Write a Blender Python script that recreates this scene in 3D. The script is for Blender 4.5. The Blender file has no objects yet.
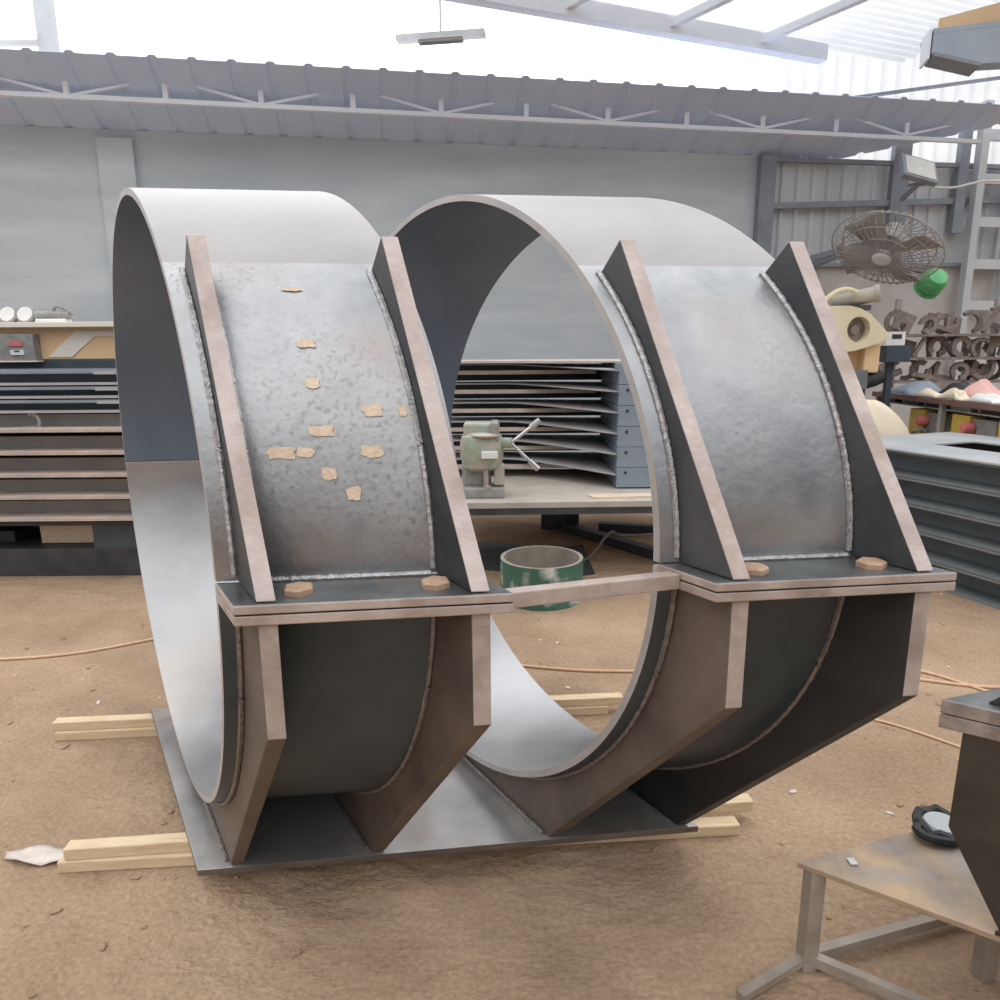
import bpy, bmesh, math, random
from mathutils import Vector, Matrix
random.seed(7)
scn = bpy.context.scene
COL = scn.collection
R = math.radians
sin, cos, pi = math.sin, math.cos, math.pi

# ------------------------------------------------------------------ materials
def mat(name, c1, c2=None, scale=6.0, rough=0.6, rvar=0.0, metal=0.0, bump=0.0, bscale=40.0, detail=6.0, stretch=(1, 1, 1), lo=0.35, hi=0.65, c3=None, s3=2.0):
    m = bpy.data.materials.new(name); m.use_nodes = True
    nt = m.node_tree; N = nt.nodes; L = nt.links
    b = N['Principled BSDF']
    b.inputs['Metallic'].default_value = metal
    b.inputs['Roughness'].default_value = rough
    tc = N.new('ShaderNodeTexCoord'); mp = N.new('ShaderNodeMapping')
    mp.inputs['Scale'].default_value = stretch
    L.new(tc.outputs['Object'], mp.inputs['Vector'])
    if c2 is None: c2 = c1
    nz = N.new('ShaderNodeTexNoise'); nz.inputs['Scale'].default_value = scale; nz.inputs['Detail'].default_value = detail
    nz.inputs['Roughness'].default_value = 0.62
    L.new(mp.outputs[0], nz.inputs['Vector'])
    mr = N.new('ShaderNodeMapRange'); mr.inputs[1].default_value = lo; mr.inputs[2].default_value = hi
    L.new(nz.outputs['Fac'], mr.inputs[0])
    mx = N.new('ShaderNodeMix'); mx.data_type = 'RGBA'
    mx.inputs[6].default_value = (*c1, 1); mx.inputs[7].default_value = (*c2, 1)
    L.new(mr.outputs[0], mx.inputs[0])
    out = mx.outputs[2]
    if c3 is not None:
        n3 = N.new('ShaderNodeTexNoise'); n3.inputs['Scale'].default_value = s3; n3.inputs['Detail'].default_value = 4
        L.new(mp.outputs[0], n3.inputs['Vector'])
        m3 = N.new('ShaderNodeMapRange'); m3.inputs[1].default_value = 0.52; m3.inputs[2].default_value = 0.7
        L.new(n3.outputs['Fac'], m3.inputs[0])
        x3 = N.new('ShaderNodeMix'); x3.data_type = 'RGBA'; x3.inputs[7].default_value = (*c3, 1)
        L.new(out, x3.inputs[6]); L.new(m3.outputs[0], x3.inputs[0]); out = x3.outputs[2]
    L.new(out, b.inputs['Base Color'])
    if rvar:
        rr = N.new('ShaderNodeMapRange'); rr.inputs[3].default_value = rough - rvar; rr.inputs[4].default_value = rough + rvar
        L.new(mr.outputs[0], rr.inputs[0]); L.new(rr.outputs[0], b.inputs['Roughness'])
    if bump:
        n2 = N.new('ShaderNodeTexNoise'); n2.inputs['Scale'].default_value = bscale; n2.inputs['Detail'].default_value = 4
        L.new(mp.outputs[0], n2.inputs['Vector'])
        bp = N.new('ShaderNodeBump'); bp.inputs['Strength'].default_value = bump; bp.inputs['Distance'].default_value = 0.02
        L.new(n2.outputs['Fac'], bp.inputs['Height']); L.new(bp.outputs[0], b.inputs['Normal'])
    return m

def speckle(m, c):
    nt = m.node_tree; N = nt.nodes; L = nt.links; b = N['Principled BSDF']
    tc = N.new('ShaderNodeTexCoord')
    a = N.new('ShaderNodeTexNoise'); a.inputs['Scale'].default_value = 85; a.inputs['Detail'].default_value = 4
    k = N.new('ShaderNodeTexNoise'); k.inputs['Scale'].default_value = 2.1; k.inputs['Detail'].default_value = 2
    L.new(tc.outputs['Object'], a.inputs['Vector']); L.new(tc.outputs['Object'], k.inputs['Vector'])
    ra = N.new('ShaderNodeMapRange'); ra.inputs[1].default_value = .52; ra.inputs[2].default_value = .72
    rk = N.new('ShaderNodeMapRange'); rk.inputs[1].default_value = .48; rk.inputs[2].default_value = .62
    L.new(a.outputs['Fac'], ra.inputs[0]); L.new(k.outputs['Fac'], rk.inputs[0])
    mu = N.new('ShaderNodeMath'); mu.operation = 'MULTIPLY'; L.new(ra.outputs[0], mu.inputs[0]); L.new(rk.outputs[0], mu.inputs[1])
    x = N.new('ShaderNodeMix'); x.data_type = 'RGBA'; x.inputs[7].default_value = (*c, 1)
    L.new(b.inputs['Base Color'].links[0].from_socket, x.inputs[6]); L.new(mu.outputs[0], x.inputs[0])
    L.new(x.outputs[2], b.inputs['Base Color'])
M = {}
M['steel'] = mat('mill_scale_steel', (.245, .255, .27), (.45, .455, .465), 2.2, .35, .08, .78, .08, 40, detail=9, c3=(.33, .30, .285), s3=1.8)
speckle(M['steel'], (.27, .265, .265))
M['steel_top'] = mat('top_rolled_steel', (.255, .245, .25), (.35, .335, .335), 2.2, .43, .06, .65, .05, 55)  # separate tone for the shell's upper arc, from the rib tops over
M['steel_in'] = mat('hazed_inner_rolled_steel', (.11, .155, .225), (.17, .215, .285), 2.2, .45, .08, .4, .03, 30, stretch=(1, 1, .4))  # shade and bluish glare haze painted into the upper inner face
M['rim'] = mat('shell_rim_steel', (.40, .385, .385), (.52, .50, .49), 6, .5, .06, .4)
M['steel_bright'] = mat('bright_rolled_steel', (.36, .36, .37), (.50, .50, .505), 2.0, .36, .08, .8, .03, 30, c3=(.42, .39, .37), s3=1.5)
M['steel_low'] = mat('shaded_lower_shell_steel', (.04, .054, .063), (.075, .093, .104), 3.0, .42, .08, .4, .06, 45, c3=(.085, .075, .068), s3=1.4)  # underside shade painted into the lower shell's outer colour
M['rib'] = mat('rib_plate_steel', (.065, .07, .078), (.11, .112, .118), 5.0, .5, .06, .5, .05, 40)
M['rib_black'] = mat('dark_rib_steel', (.03, .032, .034), (.055, .055, .056), 4.0, .5, .06, .4, .05, 40)  # darker plate tone for the second ring's right lower ribs
M['rib_rust'] = mat('rib_rusty_steel', (.105, .088, .076), (.19, .148, .122), 4.0, .6, .06, .4, .06, 40)
M['edge'] = mat('flame_cut_edge', (.48, .395, .372), (.63, .545, .52), 9.0, .62, .05, .15, .12, 60, c3=(.40, .31, .27), s3=5)
M['edge_dark'] = mat('dark_cut_edge', (.36, .285, .25), (.52, .43, .39), 9.0, .62, .05, .15, .12, 60, c3=(.27, .20, .165), s3=5)  # darker cut-edge tone for flanges, lower ribs and connecting bar
M['flange'] = mat('flange_plate_steel', (.13, .14, .145), (.24, .25, .25), 6.0, .36, .08, .75, .04, 30, c3=(.30, .24, .21), s3=4)
M['weld'] = mat('weld_bead_metal', (.34, .335, .34), (.60, .59, .59), 60.0, .42, .08, .6, .3, 160)
M['weld_dark'] = mat('dark_weld_bead', (.16, .14, .125), (.30, .27, .25), 60.0, .5, .06, .5, .3, 160)  # darker bead tone for the lower ribs
M['base'] = mat('base_plate_steel', (.34, .33, .32), (.48, .46, .45), 3.5, .40, .08, .6, .05, 30, c3=(.34, .28, .24), s3=2.5)
M['rustbolt'] = mat('rusty_bolt', (.42, .27, .18), (.55, .38, .27), 30, .75, 0, .2, .2, 90)
M['patch'] = mat('tan_tape_residue', (.62, .47, .34), (.78, .64, .50), 40, .85, 0, 0, .2, 120)
M['timber'] = mat('pale_timber', (.62, .47, .29), (.75, .60, .41), 6, .75, 0, 0, .1, 30, stretch=(1, 8, 8))
M['soil'] = None
M['conc'] = mat('hazed_stained_concrete', (.52, .575, .62), (.66, .705, .74), 1.6, .9, 0, 0, .15, 6, stretch=(.25, 1, 1.6), c3=(.46, .515, .565), s3=.5)  # pale blue haze painted into the wall colour, over its own stains
M['block'] = mat('pale_block_wall', (.55, .525, .505), (.66, .635, .61), 2.5, .9, 0, 0, .15, 8)
M['canopy'] = mat('hazed_canopy_sheet', (.58, .69, .90), (.64, .74, .93), 1.5, .7)  # light blue colour paints glare haze onto the sheet
M['truss'] = mat('truss_paint', (.80, .85, .95), (.86, .90, .97), 4, .6)
M['girt'] = mat('girt_paint', (.24, .265, .31), (.30, .33, .37), 4, .6)
M['sheet'] = mat('grey_sheet_cladding', (.56, .59, .62), (.66, .68, .70), 2.0, .55, .05, .1, stretch=(1, 1, .2))
M['iron'] = mat('blue_grey_paint', (.36, .43, .52), (.42, .49, .57), 3, .55, .04)
M['orange'] = mat('orange_paint', (.90, .60, .34), (.94, .67, .41), 3, .55, .04)
M['cream'] = mat('cream_paint', (.78, .68, .46), (.84, .75, .54), 4, .55)
M['cream2'] = mat('pale_cream_paint', (.93, .85, .74), (.95, .89, .79), 4, .55)
M['trayweb'] = mat('tray_grey_paint', (.30, .295, .295), (.38, .37, .365), 3, .55, .04, .1)
M['traydark'] = mat('tray_blue_paint', (.055, .075, .095), (.085, .105, .125), 3, .5, .05, .1)
M['traylip'] = mat('tray_rusty_lip', (.50, .41, .35), (.62, .54, .48), 8, .65, 0, .1, c3=(.42, .38, .36), s3=3)
M['panel'] = mat('blue_grey_panel', (.22, .27, .33), (.27, .32, .38), 3, .55)
M['frame'] = mat('grey_primer_frame', (.17, .19, .20), (.215, .235, .245), 3, .48, .05, .15)
M['frametop'] = mat('light_primer_top', (.40, .42, .43), (.48, .49, .50), 3, .5, .04, .15)
M['benchtop'] = mat('dusty_bench_top', (.42, .38, .33), (.52, .47, .41), 4, .8, 0, 0, .08, 30)
M['darksteel'] = mat('dark_beam_steel', (.05, .055, .065), (.09, .09, .10), 6, .55, .05, .4)
M['machgreen'] = mat('machine_green', (.30, .35, .28), (.42, .46, .38), 12, .6, .05, .1, c3=(.50, .42, .36), s3=8)
M['machgrey'] = mat('machine_grey', (.26, .26, .25), (.38, .37, .35), 12, .6, .05, .2)
M['chrome'] = mat('worn_chrome', (.55, .55, .55), (.65, .65, .65), 10, .3, .05, .9)
M['white'] = mat('off_white', (.80, .79, .77), (.86, .85, .83), 8, .7)
M['black'] = mat('black_rubber', (.02, .02, .022), (.04, .04, .045), 8, .6)
M['red'] = mat('red_plastic', (.70, .16, .15), (.78, .24, .22), 8, .5)
M['pink'] = mat('pink_cloth', (.80, .45, .42), (.86, .55, .50), 8, .9)
M['creamcloth'] = mat('cream_cloth', (.82, .70, .52), (.88, .78, .62), 6, .9, 0, 0, .2, 30)
M['yellow'] = mat('yellow_paint', (.68, .47, .07), (.76, .55, .12), 5, .55)
M['rust'] = mat('rusty_offcut', (.22, .18, .155), (.40, .335, .30), 14, .75, 0, .2, .2, 60)
M['redrail'] = mat('red_brown_rail', (.16, .085, .075), (.22, .12, .105), 6, .65)
M['greenpl'] = mat('green_plastic', (.12, .52, .19), (.18, .64, .26), 6, .45)
M['fangrey'] = mat('dusty_fan_grey', (.40, .375, .355), (.50, .47, .45), 10, .65, .05, .1)
M['orangecable'] = mat('orange_cable', (.62, .39, .24), (.70, .47, .31), 30, .6)
M['navy'] = mat('dark_navy_box', (.045, .06, .09), (.06, .08, .11), 6, .6)
M['darkbr'] = mat('dark_bracket_steel', (.06, .055, .05), (.10, .09, .08), 5, .45, .06, .6, .05, 40)
M['tabletop'] = mat('worn_plate_top', (.24, .20, .17), (.50, .36, .23), 7, .55, .12, .25, .1, 40, c3=(.33, .30, .28), s3=6)
M['tableleg'] = mat('worn_steel_leg', (.28, .24, .20), (.42, .36, .31), 8, .6, .05, .3)
M['glass'] = mat('lamp_glass', (.55, .54, .52), (.66, .65, .62), 6, .25)
M['greenpaint'] = mat('chipped_green_paint', (.05, .14, .105), (.08, .20, .15), 5, .5, .05, .1, c3=(.74, .76, .70), s3=5.5)
M['drumin'] = mat('rusty_pipe_inside', (.26, .23, .19), (.36, .32, .27), 8, .75, 0, .2)
M['paper'] = mat('crumpled_plastic', (.56, .49, .43), (.70, .62, .56), 10, .6)

# translucent sheeting
def translucent(name, c):
    m = bpy.data.materials.new(name); m.use_nodes = True
    N = m.node_tree.nodes; L = m.node_tree.links
    o = N['Material Output']; N.remove(N['Principled BSDF'])
    d = N.new('ShaderNodeBsdfDiffuse'); t = N.new('ShaderNodeBsdfTranslucent'); mx = N.new('ShaderNodeMixShader')
    nz = N.new('ShaderNodeTexNoise'); nz.inputs['Scale'].default_value = 2
    cr = N.new('ShaderNodeMix'); cr.data_type = 'RGBA'
    cr.inputs[6].default_value = (*[k * .85 for k in c], 1); cr.inputs[7].default_value = (*c, 1)
    tc = N.new('ShaderNodeTexCoord'); L.new(tc.outputs['Object'], nz.inputs['Vector'])
    L.new(nz.outputs['Fac'], cr.inputs[0])
    L.new(cr.outputs[2], d.inputs[0]); L.new(cr.outputs[2], t.inputs[0]); mx.inputs[0].default_value = .7
    L.new(d.outputs[0], mx.inputs[1]); L.new(t.outputs[0], mx.inputs[2]); L.new(mx.outputs[0], o.inputs[0])
    return m
M['skylight'] = translucent('translucent_sheet', (.88, .90, .92))

def soil():
    m = mat('trodden_soil', (.34, .228, .145), (.465, .325, .217), 1.4, .95, c3=(.275, .185, .118), s3=.9)
    nt = m.node_tree; N = nt.nodes; L = nt.links; b = N['Principled BSDF']
    tc = N.new('ShaderNodeTexCoord')
    mp = N.new('ShaderNodeMapping'); mp.inputs['Scale'].default_value = (.75, 1.0, 1)
    L.new(tc.outputs['Object'], mp.inputs[0])
    a = N.new('ShaderNodeTexNoise'); a.inputs['Scale'].default_value = 3.2; a.inputs['Detail'].default_value = 13; a.inputs['Roughness'].default_value = .6
    L.new(mp.outputs[0], a.inputs['Vector'])
    v = N.new('ShaderNodeTexVoronoi'); v.inputs['Scale'].default_value = 14
    L.new(mp.outputs[0], v.inputs['Vector'])
    ad = N.new('ShaderNodeMath'); ad.operation = 'MULTIPLY_ADD'; ad.inputs[1].default_value = .05
    L.new(v.outputs['Distance'], ad.inputs[0]); L.new(a.outputs['Fac'], ad.inputs[2])
    bp = N.new('ShaderNodeBump'); bp.inputs['Strength'].default_value = .75; bp.inputs['Distance'].default_value = .16
    L.new(ad.outputs[0], bp.inputs['Height']); L.new(bp.outputs[0], b.inputs['Normal'])
    # fine grit in the colour
    src = b.inputs['Base Color'].links[0].from_socket
    g = N.new('ShaderNodeTexNoise'); g.inputs['Scale'].default_value = 60; g.inputs['Detail'].default_value = 5
    L.new(tc.outputs['Object'], g.inputs['Vector'])
    mr = N.new('ShaderNodeMapRange'); mr.inputs[1].default_value = .3; mr.inputs[2].default_value = .7; mr.inputs[3].default_value = .82; mr.inputs[4].default_value = 1.15
    L.new(g.outputs['Fac'], mr.inputs[0])
    mu = N.new('ShaderNodeMix'); mu.data_type = 'RGBA'; mu.blend_type = 'MULTIPLY'; mu.inputs[0].default_value = 1
    L.new(src, mu.inputs[6]); L.new(mr.outputs[0], mu.inputs[7]); L.new(mu.outputs[2], b.inputs['Base Color'])
    return m
M['soil'] = soil()

# ------------------------------------------------------------------ mesh helpers
def obj(name, bm, m, parent=None, smooth=False, bevel=0.0, loc=None):
    bmesh.ops.recalc_face_normals(bm, faces=bm.faces[:])
    me = bpy.data.meshes.new(name); bm.to_mesh(me); bm.free()
    for x in (m if isinstance(m, (list, tuple)) else [m]): me.materials.append(M[x])
    if smooth:
        me.polygons.foreach_set('use_smooth', [True] * len(me.polygons)); me.set_sharp_from_angle(angle=R(38))
    o = bpy.data.objects.new(name, me); COL.objects.link(o)
    if parent: o.parent = parent
    if loc is not None: o.location = loc
    if bevel:
        b = o.modifiers.new('bevel', 'BEVEL'); b.width = bevel; b.segments = 2; b.limit_method = 'ANGLE'
    return o
def B(): return bmesh.new()
def box(bm, c, s, rz=0.0, mi=0, rot=None):
    mt = Matrix.Translation(Vector(c)) @ (rot if rot is not None else Matrix.Rotation(rz, 4, 'Z')) @ Matrix.Diagonal((s[0], s[1], s[2], 1))
    r = bmesh.ops.create_cube(bm, size=1, matrix=mt)
    for v in r['verts']:
        for f in v.link_faces: f.material_index = mi
    return bm
def bar(bm, a, b, w, h, mi=0):
    a, b = Vector(a), Vector(b); d = b - a
    q = d.to_track_quat('X', 'Z').to_matrix().to_4x4()
    return box(bm, (a + b) / 2, (d.length, w, h), rot=q, mi=mi)
def prism(bm, pts, ext, fn=lambda p: p, side_mi=0, cap_mi=0):
    """extrude a 3D polygon outline by the vector ext"""
    e = Vector(ext)
    A = [bm.verts.new(fn(Vector(p))) for p in pts]; Bv = [bm.verts.new(fn(Vector(p) + e)) for p in pts]
    n = len(pts)
    f = bm.faces.new(A); f.material_index = cap_mi
    f = bm.faces.new(Bv[::-1]); f.material_index = cap_mi
    for i in range(n):
        f = bm.faces.new([A[i], A[(i + 1) % n], Bv[(i + 1) % n], Bv[i]]); f.material_index = side_mi
    return bm
def tube(bm, pts, r, seg=8, rfn=None, cap=True):
    pts = [Vector(p) for p in pts]; rings = []
    for i, p in enumerate(pts):
        t = (pts[min(i + 1, len(pts) - 1)] - pts[max(i - 1, 0)]).normalized()
        up = Vector((0, 0, 1)) if abs(t.z) < .95 else Vector((1, 0, 0))
        u = t.cross(up).normalized(); v = u.cross(t)
        rr = rfn(i) * r if rfn else r
        rings.append([bm.verts.new(p + (u * cos(2 * pi * k / seg) + v * sin(2 * pi * k / seg)) * rr) for k in range(seg)])
    for a, b in zip(rings, rings[1:]):
        for k in range(seg): bm.faces.new([a[k], a[(k + 1) % seg], b[(k + 1) % seg], b[k]])
    if cap: bm.faces.new(rings[0][::-1]); bm.faces.new(rings[-1])
    return bm
def lathe(bm, prof, seg=32, mt=Matrix(), closed=False):
    rings = []
    for r, z in prof:
        if r < 1e-6: rings.append([bm.verts.new(mt @ Vector((0, 0, z)))])
        else: rings.append([bm.verts.new(mt @ Vector((r * cos(2 * pi * k / seg), r * sin(2 * pi * k / seg), z))) for k in range(seg)])
    pr = list(zip(rings, rings[1:]))
    if closed: pr.append((rings[-1], rings[0]))
    for a, b in pr:
        for k in range(seg):
            k2 = (k + 1) % seg
            if len(a) == 1 and len(b) == 1: continue
            if len(a) == 1: bm.faces.new([a[0], b[k2], b[k]])
            elif len(b) == 1: bm.faces.new([a[k], a[k2], b[0]])
            else: bm.faces.new([a[k], a[k2], b[k2], b[k]])
    return bm
def smoothpath(pts, n=8):
    P = [Vector(p) for p in pts]; out = []
    for i in range(len(P) - 1):
        p0 = P[max(i - 1, 0)]; p1 = P[i]; p2 = P[i + 1]; p3 = P[min(i + 2, len(P) - 1)]
        for k in range(n):
            t = k / n
            out.append(.5 * ((2 * p1) + (p2 - p0) * t + (2 * p0 - 5 * p1 + 4 * p2 - p3) * t * t + (3 * p1 - p0 - 3 * p2 + p3) * t ** 3))
    out.append(P[-1]); return out
def tag(o, label, cat, group=None, kind=None):
    o['label'] = label
    o['category'] = cat
    if group: o['group'] = group
    if kind: o['kind'] = kind
    return o
def thing(name, label, cat, loc=(0, 0, 0), rz=0.0, group=None):
    o = bpy.data.objects.new(name, None); o.empty_display_size = .1
    COL.objects.link(o); o.location = loc; o.rotation_euler = (0, 0, rz)
    return tag(o, label, cat, group)
def struct(name, bm, m, label, cat='wall', parent=None, **k):
    o = obj(name, bm, m, parent, **k)
    if parent is None: tag(o, label, cat, kind='structure')
    return o
def copy_tree(o, parent=None):
    c = o.copy(); COL.objects.link(c); c.parent = parent
    for ch in list(o.children): copy_tree(ch, c)
    return c

# ------------------------------------------------------------------ camera
CZ = 1.654; PITCH = -.2062; ROLL = -.0073; FPX = 692.14
fwd = Vector((0, cos(PITCH), sin(PITCH))); rgt = Vector((1, 0, 0)); upv = rgt.cross(fwd)
r2 = rgt * cos(ROLL) + upv * sin(ROLL); u2 = -rgt * sin(ROLL) + upv * cos(ROLL)
cd = bpy.data.cameras.new('camera'); cam = bpy.data.objects.new('camera', cd); COL.objects.link(cam)
mw = Matrix((r2, u2, -fwd)).transposed().to_4x4(); mw.translation = (0, 0, CZ); cam.matrix_world = mw
cd.sensor_fit = 'HORIZONTAL'; cd.sensor_width = 36; cd.lens = 36 * FPX / 1000; cd.clip_end = 200
scn.camera = cam

# ------------------------------------------------------------------ setting; most positions from here on worked out from image pixels
bm = B()
bmesh.ops.create_grid(bm, x_segments=8, y_segments=8, size=1, matrix=Matrix.Translation((0, 6, 0)) @ Matrix.Diagonal((16, 14, 1, 1)))
struct('floor', bm, 'soil', 'bare trodden brown soil floor of the workshop', 'floor')

WS = .16; WA0 = 10.08                       # back wall line  y = WA0 + WS*x
wdir = Vector((1, WS, 0)).normalized(); wnor = Vector((WS, -1, 0)).normalized()
WANG = math.atan(WS)
def wp(x, off, z): return Vector((x, WA0 + WS * x, z)) + wnor * off   # off = distance in front of the back wall
bm = B()
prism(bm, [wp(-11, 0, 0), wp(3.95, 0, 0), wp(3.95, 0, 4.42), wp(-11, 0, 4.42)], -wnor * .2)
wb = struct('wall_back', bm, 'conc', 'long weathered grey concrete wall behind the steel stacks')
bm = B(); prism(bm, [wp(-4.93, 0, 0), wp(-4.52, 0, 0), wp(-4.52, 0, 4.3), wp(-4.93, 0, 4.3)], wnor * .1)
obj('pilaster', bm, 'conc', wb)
bm = B(); prism(bm, [wp(3.72, 0, 0), wp(3.95, 0, 0), wp(3.95, 0, 4.4), wp(3.72, 0, 4.4)], wnor * .12)
obj('corner_post', bm, 'girt', wb)

# right-hand wall: runs from the corner towards the right and the camera
C0 = Vector((3.95, 10.712, 0)); bdir = Vector((1, .14, 0)).normalized(); bnor = Vector((.14, -1, 0)).normalized()
def bp_(s, off, z): return C0 + bdir * s + bnor * off + Vector((0, 0, z))
def corr(bm, s0, s1, zlo, zhi, off, pitch=.24, depth=.035, th=.004, mi=0):
    n = int((s1 - s0) / pitch); prof = []
    for i in range(n + 1):
        s = s0 + i * pitch
        prof += [(s, 0), (s + pitch * .62, 0), (s + pitch * .72, depth), (s + pitch * .90, depth)]
    prof = [q for q in prof if q[0] <= s1]
    fl_ = lambda f, s: f(s) if callable(f) else f
    lo = [bm.verts.new(bp_(s, off + d, fl_(zlo, s))) for s, d in prof]; hi = [bm.verts.new(bp_(s, off + d, fl_(zhi, s))) for s, d in prof]
    for i in range(len(prof) - 1):
        f = bm.faces.new([lo[i], lo[i + 1], hi[i + 1], hi[i]]); f.material_index = mi
    return bm
bm = B(); prism(bm, [bp_(0, 0, 0), bp_(9.5, 0, 0), bp_(9.5, 0, 3.08), bp_(0, 0, 2.9)], -bnor * .2)
wr = struct('wall_right', bm, 'block', 'pale block wall with corrugated sheet cladding above it')
bm = B(); corr(bm, 0, 9.5, 2.86, 4.36, -.05); obj('sheet_cladding', bm, 'sheet', wr, smooth=True)
bm = B(); corr(bm, 0, 9.5, 4.36, 8.0, -.05); obj('translucent_sheet', bm, 'skylight', wr, smooth=True)
bm = B()
for z, z2, w in ((2.92, 3.04, .05), (3.735, 4.15, .08), (4.36, 4.36, .06), (5.03, 6.5, .035)):
    bar(bm, bp_(0, .05, z), bp_(9.4, .05, z2), .07, w)
obj('girt', bm, 'girt', wr)
for s, w in ((1.95, .24), (2.95, .14)):
    bm = B(); bar(bm, bp_(s, .08, 2.9 if s < 2 else 3.4), bp_(s, .08, 5.1), .12, w); obj('stanchion', bm, 'girt', wr)

# canopy along the back wall
CT = .88                                     # how far the sheet reaches forward
bm = B(); n = 56; x0, x1 = -11, 9.2; top = []; bot = []
pr = []
k = 0; x = x0
while x < x1:
    pr += [(x, 0), (x + .23, 0), (x + .26, .026), (x + .32, .026), (x + .35, 0)]; x += .42
fr = [bm.verts.new(wp(a, CT, 4.94 + b)) for a, b in pr]; 
def back_off(a): return -.1 if a < 4.7 else -.1 + min(.80, (a - 4.7) / 2.3 * .70)
bk = [bm.verts.new(wp(a, back_off(a), 4.38 + (back_off(a) + .1) * .5714 + b)) for a, b in pr]
for i in range(len(pr) - 1): bm.faces.new([fr[i], fr[i + 1], bk[i + 1], bk[i]])
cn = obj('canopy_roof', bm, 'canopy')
sm = cn.modifiers.new('solid', 'SOLIDIFY'); sm.thickness = .012
tag(cn, 'long haze-tinted blue-grey corrugated canopy sheet sloping to the back wall', 'roof')
T = thing('roof_truss', 'pale steel truss with posts and diagonals under the canopy edge', 'truss', (0, 0, 0))
TO = .55
bm = B(); bar(bm, wp(-11, TO, 4.61), wp(6.75, TO, 4.56), .06, .05); obj('bottom_chord', bm, 'truss', T)
for i in range(-6, 12):
    x = -5.02 + 1.06 * i
    if x > 6.5 or x < -10.9: continue
    bm = B(); bar(bm, wp(x, TO, 4.6), wp(x, TO, 4.79), .05, .06); obj('post', bm, 'truss', T)
    if i % 2 == 0:
        for sg in (-1, 1):
            bm = B(); bar(bm, wp(x, TO, 4.6), wp(x + sg * .78, TO, 4.78), .03, .03); obj('diagonal', bm, 'truss', T)

# high roof of translucent sheet, upper right
bm = B()
e0 = Vector((-.457, 8.62, 5.67)); e1 = Vector((3.666, 10.12, 5.67)); g = Vector((3.6, -3.0, .6)); eN = (e1 - e0).normalized()
nn = 34; cols = []
for i in range(nn * 4 + 1):
    q = i / (nn * 4); dz = (0, .0, .035, .035)[i % 4]
    a = e0 - eN * .8 + g * q; b = e1 + eN * 2.2 + g * q
    cols.append((bm.verts.new(a + Vector((0, 0, dz))), bm.verts.new(b + Vector((0, 0, dz)))))
for a, b in zip(cols, cols[1:]): bm.faces.new([a[0], a[1], b[1], b[0]])
ce = struct('ceiling', bm, 'skylight', 'high translucent corrugated roof sheeting over the workshop corner', 'roof')
bm = B(); bar(bm, e0 - eN * .8 + Vector((0, 0, -.05)), e1 + eN * .8 + Vector((0, 0, -.05)), .16, .22)
obj('edge_beam', bm, 'truss', ce)
for q in (.3, .62, .93):
    a = e0 + (e1 - e0) * q + Vector((0, 0, -.06)); bm = B(); bar(bm, a, a + g, .09, .09); obj('purlin', bm, 'truss', ce)

# ------------------------------------------------------------------ the twin ring saddle
YAW = .5667; SK = -.4824; RY = 1.0987; TH = .02; ZC = 1.167  # saddle made oval and sheared to fit the sideways-stretched image
W = .495; D = .9058; R1 = .0594; R2X = .4502; FR = 1.2597; ZK = -.3004; HB = 1.0617; BF = .597
RT = .036                                     # rib plate thickness along x
S = thing('ring_saddle', 'pair of large welded steel ring clamps with gusset ribs on one base plate', 'steel fabrication', (-1.2137, 2.377, ZC), YAW)
def sk(p): return Vector((p[0], p[1] + SK * p[0], p[2]))
def on(th, x, r=1.0): return sk((x, -(RY - 1 + r) * cos(th), r * sin(th)))   # th = 0 faces the camera side, +90 deg is up
# base plate
bm = B(); prism(bm, [(-.049, -BF - .012, -HB), (1.40, -BF - .012, -HB), (1.40, .592, -HB), (-.049, .592, -HB)], (0, 0, -.022), sk, 1, 0)
obj('base_plate', bm, ['base', 'rib_rust'], S, bevel=.002)
def shell(x0, t0, t1, mats, tmark=None):
    bm = B(); nt_, nx = 96, 6
    inn, out = [], []
    for i in range(nt_ + 1):
        t = t0 + (t1 - t0) * i / nt_
        inn.append([bm.verts.new(on(t, x0 + W * j / nx, 1 - TH)) for j in range(nx + 1)])
        out.append([bm.verts.new(on(t, x0 + W * j / nx, 1)) for j in range(nx + 1)])
    for i in range(nt_):
        t = t0 + (t1 - t0) * (i + .5) / nt_
        mo = 2 if (tmark is not None and tmark[0] < t < tmark[1]) else 0
        for j in range(nx):
            f = bm.faces.new([out[i][j], out[i][j + 1], out[i + 1][j + 1], out[i + 1][j]]); f.material_index = mo
            f = bm.faces.new([inn[i][j], inn[i + 1][j], inn[i + 1][j + 1], inn[i][j + 1]]); f.material_index = 1
        for j in (0, nx):
            f = bm.faces.new([out[i][j], out[i + 1][j], inn[i + 1][j], inn[i][j]]); f.material_index = 3
    for i in (0, nt_):
        for j in range(nx): 
            f = bm.faces.new([out[i][j], out[i][j + 1], inn[i][j + 1], inn[i][j]]); f.material_index = 3
    return bm
def weld(pts, r, parent, m='weld'):
    bm = B(); tube(bm, pts, r, 6, rfn=lambda i: 1 + .10 * sin(i * 2.1) + random.uniform(-.07, .07))
    return obj('weld_bead', bm, m, parent, smooth=True)
TC = R(43.6)                                   # where the upper ribs run out
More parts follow.
